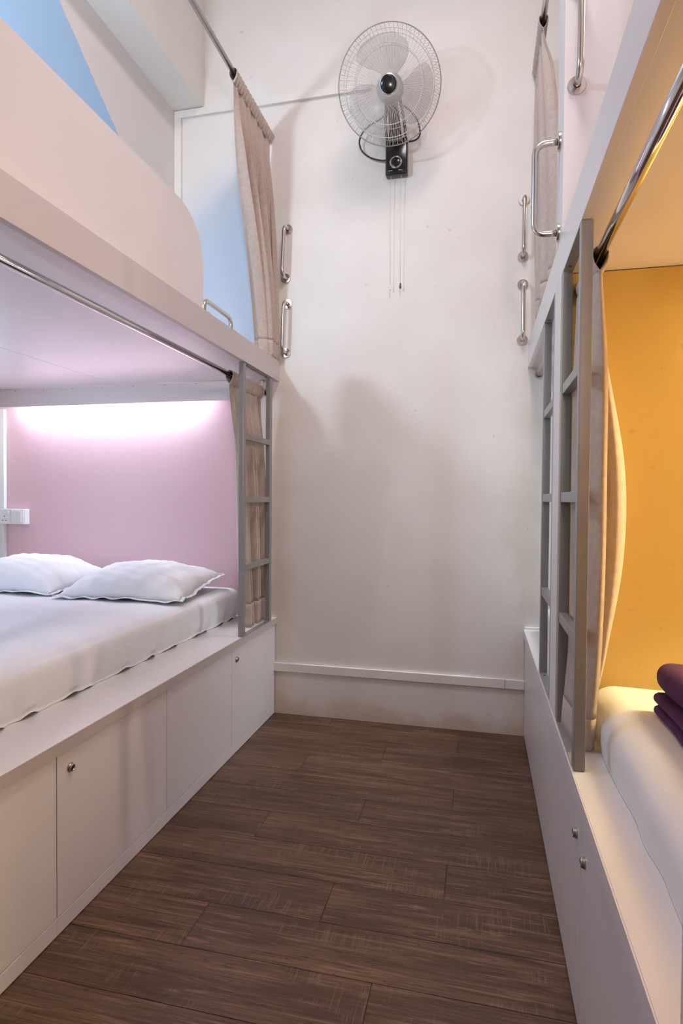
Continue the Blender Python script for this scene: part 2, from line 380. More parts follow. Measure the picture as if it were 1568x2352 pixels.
# ---------------------------------------------------------------- upper decks
dk = thing('bunk_deck', 'upper left bunk deck with pale fascia and rounded guard panel', 'bunk deck')
box('deck_core', -2.811, -1.066, -0.35, D - 0.001, ZDL0 + 0.006, ZDL1, 'lam', dk)
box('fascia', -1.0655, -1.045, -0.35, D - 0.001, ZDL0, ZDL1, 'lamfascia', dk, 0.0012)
box('soffit_panel', -1.951, -1.0660, -0.35, D - 0.001, ZDL0 + 0.001, ZDL0 + 0.0055, 'lam', dk, 0.0005, 1)
box('soffit_panel', -2.811, -1.9535, -0.35, D - 0.001, ZDL0 + 0.001, ZDL0 + 0.0055, 'lam', dk, 0.0005, 1)
# guard panel: rounded far top corner
bm = bmesh.new(); prof = [(-0.35, ZDL1 + 0.0005), (-0.35, 2.219), (1.925, 2.219)]
for i in range(1, 17):
    a = PI / 2 * (1 - i / 16); prof.append((1.925 + 0.193 * math.cos(a), 2.219 - 0.175 + 0.175 * math.sin(a)))
prof.append((2.118, ZDL1 + 0.0005))
fa = [bm.verts.new((-1.053, y, z)) for y, z in prof]; fb = [bm.verts.new((-1.071, y, z)) for y, z in prof]
bm.faces.new(fa); bm.faces.new(fb[::-1])
for i in range(len(prof)): j = (i + 1) % len(prof); bm.faces.new((fa[i], fb[i], fb[j], fa[j]))
bmesh.ops.bevel(bm, geom=[e for e in bm.edges if abs(e.verts[0].co.x - e.verts[1].co.x) < 1e-5], offset=0.0012, segments=1, affect='EDGES')
finish('guard_panel', bm, 'lam', dk)
dr = thing('bunk_deck', 'upper right bunk deck with lavender white fascia above the ladders', 'bunk deck')
box('deck_core', 0.2365, XW - 0.001, -0.35, D - 0.001, ZDR0 + 0.002, ZDR1, 'lam', dr)
box('fascia', 0.2160, 0.2360, -0.35, D - 0.001, ZDR0, ZDR1, 'lam', dr, 0.0012)

# ---------------------------------------------------------------- bunk lights, plus the added left strip
def emis(name, col, st):
    m = bpy.data.materials.new(name); m.use_nodes = True; nt = m.node_tree; b = nt.nodes['Principled BSDF']
    b.inputs['Base Color'].default_value = (0.8, 0.8, 0.8, 1); b.inputs['Emission Color'].default_value = col; b.inputs['Emission Strength'].default_value = st
    return m
def cove_light_back():
    t = thing('cove_light', 'white pelmet hiding a bright strip lamp above the pink wall', 'lamp')
    box('pelmet', -2.805, -1.185, 2.900, 2.914, 1.670, ZDL0 - 0.0008, 'lam', t, 0.001)
    for i in range(8): lathe('screw', [(0, 0.0012), (0.002, 0.0012), (0.002, 0), (0, 0)], (-2.62 + i * 0.19, 2.900, 1.762), (0, -1, 0), 'screw', t, 10)
    tube('lamp_tube', [(-2.62, 2.952, 1.745), (-1.50, 2.952, 1.745)], 0.007, emis('cool_tube', (0.80, 0.88, 1.0, 1), 6), t, 10)
    a = area('cove_lamp_light', (-2.06, 2.948, 1.735), (-2.06, 2.930, 1.0), 1.12, 0.04, 9.5, (0.77, 0.87, 1.0)); a.parent = t
cove_light_back()
def added_strip_left():  # unseen strip added to brighten the left deck underside and bed
    t = thing('strip_lamp', 'added cool strip light on the left side wall, out of view', 'lamp')
    box('lamp_base', -2.811, -2.780, 1.00, 2.30, 1.380, 1.420, 'plastic', t, 0.003)
    box('diffuser', -2.7798, -2.760, 1.01, 2.29, 1.382, 1.418, emis('strip_glow', (0.80, 0.88, 1.0, 1), 3), t, 0.006)
    a = area('added_strip_light', (-2.750, 1.65, 1.40), (-1.75, 1.6, 1.40), 0.04, 1.26, 11, (0.58, 0.76, 1.0)); a.parent = t
added_strip_left()
def cove_light_head(yw, zc, lab, col, power):
    """pelmet and strip lamp on the wall facing -y at yw, right-hand bunks"""
    t = thing('cove_light', lab, 'lamp')
    box('pelmet', 0.70, XW - 0.05, yw - 0.088, yw - 0.075, zc - 0.105, zc - 0.0008, 'lam', t, 0.001)
    tube('lamp_tube', [(0.85, yw - 0.038, zc - 0.03), (XW - 0.2, yw - 0.038, zc - 0.03)], 0.007, emis('tube_emission', (*col, 1), 4), t, 10)
    a = area('cove_lamp_light', (1.42, yw - 0.040, zc - 0.042), (1.42, yw - 0.10, zc - 0.8), 1.15, 0.04, power, col); a.parent = t
cove_light_head(1.775, ZDR0, 'warm strip lamp on the yellow wall, out of view', (1.0, 0.80, 0.40), 34)
cove_light_head(1.775, 3.3, 'warm strip lamp on the upper right partition, out of view', (1.0, 0.90, 0.95), 6)
cove_light_head(D, ZDR0, 'cool strip lamp on the end wall of the far right bunk', (0.78, 0.89, 1.0), 26)
def strip_lamp_right():
    t = thing('strip_lamp', 'warm strip lamp at the head of the yellow bunk, out of view', 'lamp')
    box('lamp_base', XW - 0.030, XW - 0.001, 0.80, 1.66, 1.40, 1.44, 'plastic', t, 0.003)
    box('diffuser', XW - 0.052, XW - 0.0305, 0.81, 1.65, 1.402, 1.438, emis('warm_strip_glow', (1.0, 0.80, 0.5, 1), 3), t, 0.006)
    a = area('warm_strip_light', (XW - 0.06, 1.23, 1.42), (0.3, 1.23, 0.75), 0.04, 0.82, 8, (1.0, 0.74, 0.46), 130); a.parent = t
strip_lamp_right()
def bunk_lamp_left():
    t = thing('bunk_lamp', 'cool bulkhead lamp on the upper left wall, out of view', 'lamp')
    box('lamp_base', -1.655, -1.630, 0.75, 1.05, 2.62, 2.72, 'plastic', t, 0.004)
    box('diffuser', -1.629, -1.610, 0.76, 1.04, 2.63, 2.71, emis('bulkhead_glow', (0.85, 0.92, 1.0, 1), 4), t, 0.006)
    a = area('bulkhead_light', (-1.60, 0.90, 2.67), (-1.25, 2.5, 2.6), 0.26, 0.07, 25, (0.72, 0.87, 1.0)); a.parent = t
bunk_lamp_left()
cove_light_head(D, 3.3, 'strip lamp on the end wall of the far upper right bunk', (0.97, 0.92, 0.95), 12)

# ---------------------------------------------------------------- bedding
def rounded_slab(x0, x1, y0, y1, z0, z1, r, n=(40, 50, 8), rb=None, disp=None):
    """box with rounded edges built from a gridded cube; rb: smaller radius at the bottom"""
    bm = bmesh.new(); cache = {}
    nx, ny, nz = n
    def put(i, j, k):
        if (i, j, k) in cache: return cache[(i, j, k)]
        def w(a, nn): return a / nn
        p = Vector((lerp(x0, x1, i / nx), lerp(y0, y1, j / ny), lerp(z0, z1, k / nz)))
        rr = r
        q = Vector((min(max(p.x, x0 + rr), x1 - rr), min(max(p.y, y0 + rr), y1 - rr), min(max(p.z, z0 + min(rr, rb if rb is not None else rr)), z1 - rr)))
        d = p - q
        if rb is not None and p.z < z0 + r:
            d2 = Vector((d.x, d.y, 0)); q = Vector((q.x, q.y, p.z))
            p = q + (d2.normalized() * rr if d2.length > 1e-9 else d2) if d2.length > 1e-9 else p
        elif d.length > 1e-9: p = q + d.normalized() * rr
        if disp: p = disp(p)
        v = bm.verts.new(p); cache[(i, j, k)] = v; return v
    for i in range(nx):
        for j in range(ny):
            bm.faces.new((put(i, j, nz), put(i + 1, j, nz), put(i + 1, j + 1, nz), put(i, j + 1, nz)))
            bm.faces.new((put(i, j, 0), put(i, j + 1, 0), put(i + 1, j + 1, 0), put(i + 1, j, 0)))
    for i in range(nx):
        for k_ in range(nz):
            bm.faces.new((put(i, 0, k_), put(i + 1, 0, k_), put(i + 1, 0, k_ + 1), put(i, 0, k_ + 1)))
            bm.faces.new((put(i, ny, k_), put(i, ny, k_ + 1), put(i + 1, ny, k_ + 1), put(i + 1, ny, k_)))
    for j in range(ny):
        for k_ in range(nz):
            bm.faces.new((put(0, j, k_), put(0, j, k_ + 1), put(0, j + 1, k_ + 1), put(0, j + 1, k_)))
            bm.faces.new((put(nx, j, k_), put(nx, j + 1, k_), put(nx, j + 1, k_ + 1), put(nx, j, k_ + 1)))
    return bm
def sheet_disp_left(p):
    q = p.copy()
    t = max(0, min(1, (0.675 - p.z) / 0.155))           # 0 at the top edge, 1 at the hem
    front = max(0, min(1, (p.x + 1.40) / 0.12))
    if front > 0:
        wv = math.sin(p.y * 31 + 1.4 * math.sin(p.y * 9)) + 0.5 * math.sin(p.y * 67)
        q.x += front * t ** 2 * (0.008 * wv - 0.008)
        if p.z < 0.53: q.z += front * max(0, 0.009 * wv + 0.003)
        q.x += front * 0.006 * math.sin(PI * t)
    if p.z > 0.66:
        q.z += 0.0020 * math.sin(p.x * 25 + 3 * p.y) + 0.0016 * math.sin(p.y * 8 + 6 * p.x) - 0.004 * front
        q.z += 0.0016 * math.sin(p.x * 46 + 21 * p.y + 2 * math.sin(5 * p.y)) * max(0, math.sin(3.1 * p.y + p.x * 2))
    return q
mt = thing('mattress', 'wide white mattress with loose fitted sheet under the left pillows', 'mattress')
finish('fitted_sheet', rounded_slab(-2.805, -1.252, 0.72, 2.965, ZCL + 0.001, 0.676, 0.045, (60, 150, 12), 0.0, sheet_disp_left), 'sheet', mt, True)
def sheet_disp_right(p):
    q = p.copy(); t = max(0, min(1, (0.64 - p.z) / 0.115))
    front = max(0, min(1, (0.45 - p.x) / 0.12))
    if front > 0:
        wv = math.sin(p.y * 23 + 1.2 * math.sin(p.y * 11))
        q.x -= front * t * (0.003 * wv)
        q.x -= front * 0.004 * math.sin(PI * t)
    if p.z > 0.62: q.z += 0.0015 * math.sin(p.x * 21 + 4 * p.y)
    return q
def stripe_sheet():
    m = mat('striped_sateen', (0.78, 0.77, 0.79, 1), 0.7, bump=0.08, bscale=240)
    b = m.node_tree.nodes['Principled BSDF']; tc = N(m, 'ShaderNodeTexCoord'); wv = N(m, 'ShaderNodeTexWave')
    wv.bands_direction = 'Y'; wv.inputs['Scale'].default_value = 24; wv.inputs['Distortion'].default_value = 0.3
    L(m, tc.outputs['Object'], wv.inputs['Vector'])
    L(m, mixc(m, wv.outputs['Fac'], (0.775, 0.765, 0.785, 1), (0.80, 0.79, 0.81, 1)), b.inputs['Base Color'])
    return m
M['stripe'] = stripe_sheet()
mr = thing('mattress', 'white striped mattress beside the yellow wall, carrying the purple blanket', 'mattress')
finish('fitted_sheet', rounded_slab(0.300, 2.14, 0.72, 1.770, ZCR + 0.001, 0.648, 0.062, (120, 70, 14), 0.0, sheet_disp_right), 'stripe', mr, True)
mf = thing('mattress', 'white mattress barely seen through the farther right ladder', 'mattress')
finish('fitted_sheet', rounded_slab(0.298, 2.14, 1.925, 2.97, ZCR + 0.001, 0.648, 0.045, (30, 30, 8), 0.0, None), 'sheet', mf, True)

def pillow(cx, cy, zb, hx, hy, H, rot, label, seed, tilt=0.0, lift=0.0):
    t = thing('pillow', label, 'pillow', group='pillows on the left bed')
    rnd = random.Random(seed); ph = [rnd.uniform(0, 6.28) for _ in range(8)]
    cr, sr = math.cos(rot), math.sin(rot)
    def surf(top):
        def f(u, v):
            s, q = 2 * u - 1, 2 * v - 1
            pin = 1 - 0.055 * (1 - s * s) * abs(q) ** 3; pin2 = 1 - 0.07 * (1 - q * q) * abs(s) ** 3
            x = s * hx * pin2; y = q * hy * pin
            e = max(0, 1 - abs(s) ** 2.6) ** 0.62 * max(0, 1 - abs(q) ** 2.6) ** 0.62
            wr = 0.0030 * math.sin(9 * q + 5 * s + ph[0]) + 0.0026 * math.sin(17 * s - 6 * q + ph[1]) + 0.0018 * math.sin(31 * q + 9 * s + ph[2])
            edge = 1 - e
            wr += edge * 0.0018 * (math.sin(21 * s + ph[3]) * (abs(q) > abs(s)) + math.sin(19 * q + ph[4]) * (abs(s) >= abs(q)))
            z = (H * e * (0.80 if top else -0.20)) + (wr if top else wr * edge)
            z += lift * max(0, s) ** 3 * max(0, q + 0.4)
            zt = z + tilt * (y + hy)
            X = cx + cr * x - sr * y; Y = cy + sr * x + cr * y
            return (X, Y, zb + H * 0.20 * 0.98 + 0.004 + zt - 0.012 * edge * (1 if not top else 1))
        return f
    bm = grid_bm(surf(True), 56, 44); bm2 = grid_bm(surf(False), 56, 44)
    me = bpy.data.meshes.new('tmp'); bm2.to_mesh(me); bm2.free(); bm.from_mesh(me); bpy.data.meshes.remove(me)
    bmesh.ops.remove_doubles(bm, verts=bm.verts, dist=0.0004)
    finish('pillowcase', bm, 'sheet', t, True)
    # flat flange around the seam
    f0 = surf(True); ring = []
    n = 200
    for i in range(n):
        a = i / n * 4; sd = int(a); fr = a - sd
        u, v = ((fr, 0), (1, fr), (1 - fr, 1), (0, 1 - fr))[sd]
        p = Vector(f0(u, v)); dirv = Vector((p.x - cx, p.y - cy, 0)); 
        nx, ny = ((0, -1), (1, 0), (0, 1), (-1, 0))[sd]
        dv = Vector((cr * nx - sr * ny, sr * nx + cr * ny, 0)) * 0.7 + dirv.normalized() * 0.35
        ring.append((p, p + dv * 0.018 + Vector((0, 0, -0.002 + 0.0016 * math.sin(i * 0.9 + ph[5]) * math.sin(i * 0.23)))))
    bm = bmesh.new(); A = [bm.verts.new(p) for p, q in ring]; B = [bm.verts.new(q) for p, q in ring]
    for i in range(n): j = (i + 1) % n; bm.faces.new((A[i], A[j], B[j], B[i]))
    fl = finish('flange', bm, 'sheet', t, True)
    sm = fl.modifiers.new('thick', 'SOLIDIFY'); sm.thickness = 0.003; sm.offset = 0
pillow(-2.305, 2.66, 0.672, 0.335, 0.25, 0.155, -0.03, 'white pillow at the left edge, partly behind the other pillow', 3, 0.05)
pillow(-1.615, 2.615, 0.672, 0.312, 0.245, 0.145, 0.03, 'plump white pillow nearer the grey ladder, its corner lifted', 5, 0.05, 0.03)

bl = thing('folded_blanket', 'folded dark purple fleece blanket on the right mattress', 'blanket')
def fl_disp(amp, ph):
    def f(p):
        return Vector((p.x + amp * math.sin(p.y * 19 + ph), p.y + amp * math.sin(p.x * 15 + ph), p.z + 0.6 * amp * math.sin(p.x * 13 + p.y * 9 + ph)))
    return f
finish('fold', rounded_slab(0.402, 0.83, 1.00, 1.512, 0.652, 0.675, 0.0115, (40, 50, 8), None, fl_disp(0.003, 0.3)), 'fleece', bl, True)
finish('fold', rounded_slab(0.405, 0.83, 1.00, 1.520, 0.675, 0.701, 0.0125, (40, 50, 8), None, fl_disp(0.003, 0.9)), 'fleece', bl, True)
finish('fold', rounded_slab(0.412, 0.84, 1.00, 1.545, 0.701, 0.770, 0.033, (40, 50, 10), None, fl_disp(0.004, 2.1)), 'fleece', bl, True)

# ---------------------------------------------------------------- ladders
def ladder(x0, x1, ya, yb, z0, z1, rungs, label):
    """uprights run between platform z0 and deck z1; x0..x1 across, ya near upright, yb far upright"""
    t = thing('bunk_ladder', label, 'ladder', group='grey steel bunk ladders')
    d = 0.030
    for y in (ya, yb - d): box('upright', x0, x1, y, y + d, z0 + 0.0006, z1 - 0.0006, 'grey', t, 0.0022, 2)
    for z in rungs: box('rung', x0 + 0.002, x1 - 0.002, ya + d, yb - d, z - 0.0135, z + 0.0135, 'grey', t, 0.0015, 2)
    for nm, za, zb in (('foot_plate', z0 + 0.0006, z0 + 0.0042), ('head_plate', z1 - 0.0042, z1 - 0.0006)):
        p = box(nm, x0 - 0.0005, x1 + 0.0005, ya + d, yb - d, za, zb, 'grey', t, 0.0006, 1)
        for y in (ya + d + 0.035, yb - d - 0.035):
            up = nm == 'foot_plate'
            lathe('screw', [(0, 0.0014), (0.0035, 0.0014), (0.005, 0), (0, 0)], ((x0 + x1) / 2, y, zb if up else za), (0, 0, 1 if up else -1), 'screw', p, 12)
    return t
ladder(-1.0745, -1.0505, 2.515, 2.895, ZCL, ZDL0, (1.438, 1.146, 0.832), 'grey steel ladder on the left, below the deck grab bar')
ladder(0.2165, 0.2425, 1.440, 1.772, ZCR, ZDR0, (1.460, 1.160, 0.825), 'largest grey steel ladder, in front of the yellow bunk')
ladder(0.2165, 0.2425, 1.918, 2.262, ZCR, ZDR0, (1.460, 1.160, 0.825), 'narrow looking grey steel ladder beyond the right partition')

# ---------------------------------------------------------------- curtain rails
def rail(x, z, ya, yb, r, label, m='chrome', ends=(True, True), hanger=None):
    t = thing('curtain_rail', label, 'curtain rail')
    tube('rod', [(x, ya + 0.001, z), (x, yb - 0.001, z)], r, m, t, 24)
    for e, y, s in ((ends[0], ya, 1), (ends[1], yb, -1)):
        if e: lathe('socket_cup', [(r + 0.0005, 0.0006), (r + 0.008, 0.0006), (r + 0.008, 0.003), (r + 0.004, 0.012), (r + 0.0015, 0.012), (r + 0.0005, 0.004)], (x, y, z), (0, s, 0), 'steel', t, 24)
    if hanger:
        hy, hz = hanger
        b = lathe('hanger', [(0, -0.0006), (0.016, -0.0006), (0.016, -0.004), (0.005, -0.007), (0.004, -0.03), (0, -0.03)], (x, hy, hz), (0, 0, 1), 'steel', t, 20)
rail(-1.100, 3.062, -0.3, D - 0.001, 0.0125, 'steel curtain rail above the upper left bunk', 'steel', (False, True))
rail(-1.118, 1.716, -0.3, D - 0.001, 0.0125, 'long chrome curtain rail under the left deck', 'chrome', (False, True), (2.925, ZDL0))
rail(0.270, 1.737, 0.691, 1.774, 0.0125, 'shiny curtain rail across the yellow bunk', 'chrome')
rail(0.267, 1.755, 1.916, D - 0.001, 0.0125, 'curtain rail ending in a ring on the end wall at right', 'steel')
rail(0.236, 3.190, 1.916, D - 0.001, 0.0125, 'curtain rail at the top right, behind the partition edge', 'steel')

# ---------------------------------------------------------------- curtains
def curtain(label, fn, nu, nv, rod, hem=0.93, nr=14):
    """rod: (x, z, y0, y1) the gathered sleeve runs along; fn(u, v) gives the hanging cloth from just under the rod"""
    t = thing('curtain', label, 'curtain', group='beige bunk curtains')
    rx, rz, y0, y1 = rod
    def sleeve(u, v):
        a = 2 * PI * v; y = lerp(y0, y1, u)
        ph = 2 * PI * nr * (u + 0.012 * math.sin(9 * u) + 0.03 * math.sin(a) / nr)
        r = 0.0165 + 0.0042 * (0.5 + 0.5 * math.sin(ph)) ** 1.5 
        dn = max(0, -math.sin(a)); r2 = r * (1 - 0.55 * dn ** 3)
        return (rx + r2 * math.cos(a) + 0.003 * dn * math.sin(ph), y, rz + r * math.sin(a) * (2.3 if math.sin(a) < 0 else 1.0))
    h = finish('header', grid_bm(sleeve, nr * 9, 24), 'curtain', t, True)
    h.modifiers.new('thick', 'SOLIDIFY').thickness = 0.0015
    for nm, v0, v1, th in (('panel', 0.0, hem, 0.0026), ('hem', hem, 1.0, 0.0042)):
        k_ = max(3, int(nv * (v1 - v0)))
        o = finish(nm, grid_bm(lambda u, v: fn(u, v0 + (v1 - v0) * v), nu, k_), 'curtain', t, True)
        s = o.modifiers.new('thick', 'SOLIDIFY'); s.thickness = th; s.offset = 0
    return t
def pleat_fn(ztop, zbot, xc, ynear, yfar, nf, amp, seed, sharp=0.22):
    rnd = random.Random(seed); ph = [rnd.uniform(0, 6.28) for _ in range(6)]
    def f(u, v):
        yn, yf = interp(ynear, v), interp(yfar, v)
        y = lerp(yn, yf, u + 0.03 * math.sin(2 * PI * u * 1.3 + ph[0]) * (1 - abs(2 * u - 1)))
        a = interp(amp, v)
        arg = 2 * PI * nf * (u + 0.035 * math.sin(2.2 * PI * u + ph[1] + 0.8 * v))
        sn = math.sin(arg); w = math.copysign(abs(sn) ** 0.75, sn) + sharp * math.sin(2 * arg + ph[2]) + 0.3 * math.sin(arg * 0.5 + ph[3] + v * 1.6)
        fine = 0.0025 * math.sin(arg * 2.7 + ph[4]) * max(0, 1 - v * 3)
        y += a * 0.6 * math.cos(arg) * min(1, v * 5)
        return (interp(xc, v) + a * w + fine, min(y, D - 0.004), lerp(ztop, zbot, v))
    return f
curtain('long beige curtain gathered at the end wall, upper left bunk',
        pleat_fn(3.028, 1.8825, [-1.102, -1.106, -1.100, -1.096, -1.092], [2.505, 2.585, 2.700, 2.805, 2.855], [2.962, 2.966, 2.968, 2.970, 2.972],
                 5.6, [0.003, 0.024, 0.032, 0.035, 0.033], 11), 240, 70, (-1.100, 3.062, 2.498, 2.972), 0.93, 17)
curtain('beige curtain behind the left grey ladder, lower left bunk',
        pleat_fn(1.682, ZCL + 0.0025, [-1.120, -1.122, -1.118, -1.116, -1.128], [2.515, 2.590, 2.620, 2.650, 2.720], [2.915, 2.945, 2.955, 2.950, 2.970],
                 5.6, [0.003, 0.020, 0.026, 0.028, 0.028], 23), 240, 60, (-1.118, 1.716, 2.508, 2.910), 0.90, 15)
curtain('pale beige curtain hanging beside the bowed grab bar, upper right',
        pleat_fn(3.156, 1.908, [0.236, 0.240, 0.248, 0.252, 0.252], [2.665, 2.440, 2.320, 2.240, 2.200], [2.968, 2.960, 2.930, 2.860, 2.790],
                 5.4, [0.003, 0.018, 0.022, 0.024, 0.024], 31), 220, 70, (0.236, 3.190, 2.660, 2.972), 0.94, 12)
curtain('grey curtain mostly hidden behind the right partition and farther ladder',
        pleat_fn(1.720, ZCR + 0.003, [0.268, 0.272, 0.272, 0.272, 0.270], [1.934, 1.934, 1.934, 1.934, 1.934], [2.070, 2.055, 2.050, 2.055, 2.080],
                 4.0, [0.003, 0.012, 0.013, 0.013, 0.012], 41), 120, 40, (0.267, 1.755, 1.932, 2.075), 0.93, 8)

def fold_curtain(u, v):
    """gathered curtain against the yellow wall: hand-shaped cross-sections"""
    top = [(0.276, 1.756), (0.276, 1.715), (0.275, 1.660), (0.273, 1.610), (0.266, 1.755), (0.252, 1.735), (0.2505, 1.700), (0.254, 1.660), (0.267, 1.600), (0.262, 1.565), (0.266, 1.540), (0.271, 1.522), (0.277, 1.526)]
    mid = [(0.318, 1.764), (0.352, 1.715), (0.362, 1.655), (0.322, 1.600), (0.266, 1.756), (0.2458, 1.735), (0.2445, 1.700), (0.2495, 1.665), (0.2455, 1.630), (0.264, 1.590), (0.250, 1.550), (0.276, 1.500), (0.291, 1.508)]
    tuck = [(0.305, 1.764), (0.328, 1.725), (0.332, 1.680), (0.308, 1.620), (0.264, 1.756), (0.2450, 1.735), (0.2445, 1.700), (0.2480, 1.665), (0.2455, 1.630), (0.262, 1.590), (0.250, 1.555), (0.274, 1.520), (0.289, 1.530)]
    bot = [(0.285, 1.766), (0.291, 1.740), (0.291, 1.700), (0.285, 1.650), (0.262, 1.752), (0.232, 1.735), (0.227, 1.715), (0.230, 1.685), (0.236, 1.640), (0.240, 1.600), (0.252, 1.570), (0.270, 1.560), (0.284, 1.575)]
    rows = [top, [tuple(lerp(a, b, 0.55 if n_ < 4 else 0.9) for a, b in zip(p, q)) for n_, (p, q) in enumerate(zip(top, mid))], mid, mid, tuck, bot]
    xs = [interp([p[0] for p in r], u) for r in rows]; ys = [interp([p[1] for p in r], u) for r in rows]
    return (interp(xs, v), min(interp(ys, v), 1.770), lerp(1.702, ZCR + 0.003, v))
curtain('beige curtain bunched behind the largest ladder, glowing yellow inside', fold_curtain, 160, 56, (0.270, 1.737, 1.508, 1.768), 0.93, 11)

# ---------------------------------------------------------------- grab bars
def grab_bar(label, a, b, out, stand=0.062, r=0.0095, rf=0.0255):
    """a, b: flange centres on the surface; out: surface normal"""
    t = thing('grab_bar', label, 'grab bar', group='stainless steel grab bars')
    a, b, n = Vector(a), Vector(b), Vector(out).normalized(); d = (b - a).normalized(); R = 0.032
    pts = [a + n * 0.001]
    c = a + n * (stand - R) + d * R; pts.append(a + n * (stand - R) * 0.6)
    for i in range(9):
        th = PI / 2 * i / 8; pts.append(c - d * R * math.cos(th) + n * R * math.sin(th))
    c = b + n * (stand - R) - d * R
    for i in range(9):
        th = PI / 2 * (1 - i / 8); pts.append(c + d * R * math.cos(th) + n * R * math.sin(th))
    pts += [b + n * (stand - R) * 0.6, b + n * 0.001]
    tube('bar', pts, r, 'steel', t, 18)
    for p in (a, b): lathe('flange', [(0, 0.0005), (rf, 0.0005), (rf, 0.006), (rf - 0.0015, 0.0085), (r + 0.001, 0.0085), (r + 0.001, 0.004)], p, n, 'steel', t, 36)
NB = (0, -1, 0)
grab_bar('higher grab bar on the end wall beside the upper left curtain', (-1.002, D, 2.568), (-1.012, D, 2.312), NB)
grab_bar('lower grab bar on the end wall just above the left deck corner', (-1.002, D, 2.178), (-1.010, D, 1.922), NB)
grab_bar('higher grab bar on the end wall at right', (0.188, D, 2.592), (0.186, D, 2.324), NB)
grab_bar('lower grab bar on the end wall at right, above the right deck end', (0.187, D, 2.190), (0.188, D, 1.925), NB)
grab_bar('grab bar on the face of the right partition, cut by the top edge', (0.2500, 1.775, 2.575), (0.2485, 1.775, 2.307), NB)
grab_bar('bowed grab bar on the end of the right partition, seen side on', (0.2155, 1.846, 2.200), (0.2155, 1.846, 1.936), (-1, 0, 0), 0.070)
grab_bar('short grab bar standing on the left deck edge beyond the guard panel', (-1.078, 2.175, ZDL1), (-1.078, 2.435, ZDL1), (0, 0, 1), 0.062)

# ---------------------------------------------------------------- cable trunking, socket
tr = thing('cable_trunking', 'white cable trunking along the end wall to the fan', 'trunking')
box('run', -1.655, -0.56, D - 0.016, D - 0.0003, 3.226, 3.264, 'wall', tr, 0.0015)
box('drop', -1.655, -1.613, D - 0.0158, D - 0.0003, ZDL1 + 0.001, 3.2258, 'wall', tr, 0.0015)
tc_ = thing('cable_trunking', 'white vertical cable trunking beside the wall socket', 'trunking')
box('drop', -2.801, -2.765, D - 0.022, D - 0.0003, 1.0805, ZDL0 - 0.1, 'plastic', tc_, 0.001)
box('drop', -2.801, -2.765, D - 0.022, D - 0.0003, ZCL + 0.001, 0.988, 'plastic', tc_, 0.001)
sk = thing('wall_socket', 'white double wall socket with rocker switch on the pink wall', 'socket')
YS = D - 0.040
box('back_box', -2.782, -2.605, YS, D - 0.0004, 0.990, 1.079, 'plastic', sk, 0.002)
s1 = box('socket_plate', -2.781, -2.695, YS - 0.008, YS - 0.0003, 0.991, 1.078, 'plastic', sk, 0.002)
for x, z, wx, hz in ((-2.738, 1.036, 0.0022, 0.0045), (-2.750, 1.012, 0.0034, 0.0022), (-2.727, 1.012, 0.0034, 0.0022)):
    box('slot', x - wx, x + wx, YS - 0.0084, YS - 0.006, z - hz, z + hz, 'slot', s1)
box('toggle', -2.722, -2.706, YS - 0.0125, YS - 0.006, 1.050, 1.068, 'plastic', s1, 0.002)
s2 = box('switch_plate', -2.694, -2.609, YS - 0.008, YS - 0.0003, 0.991, 1.078, 'plastic', sk, 0.002)
box('rocker', -2.690, -2.619, YS - 0.013, YS - 0.006, 1.000, 1.070, 'plastic', s2, 0.003)

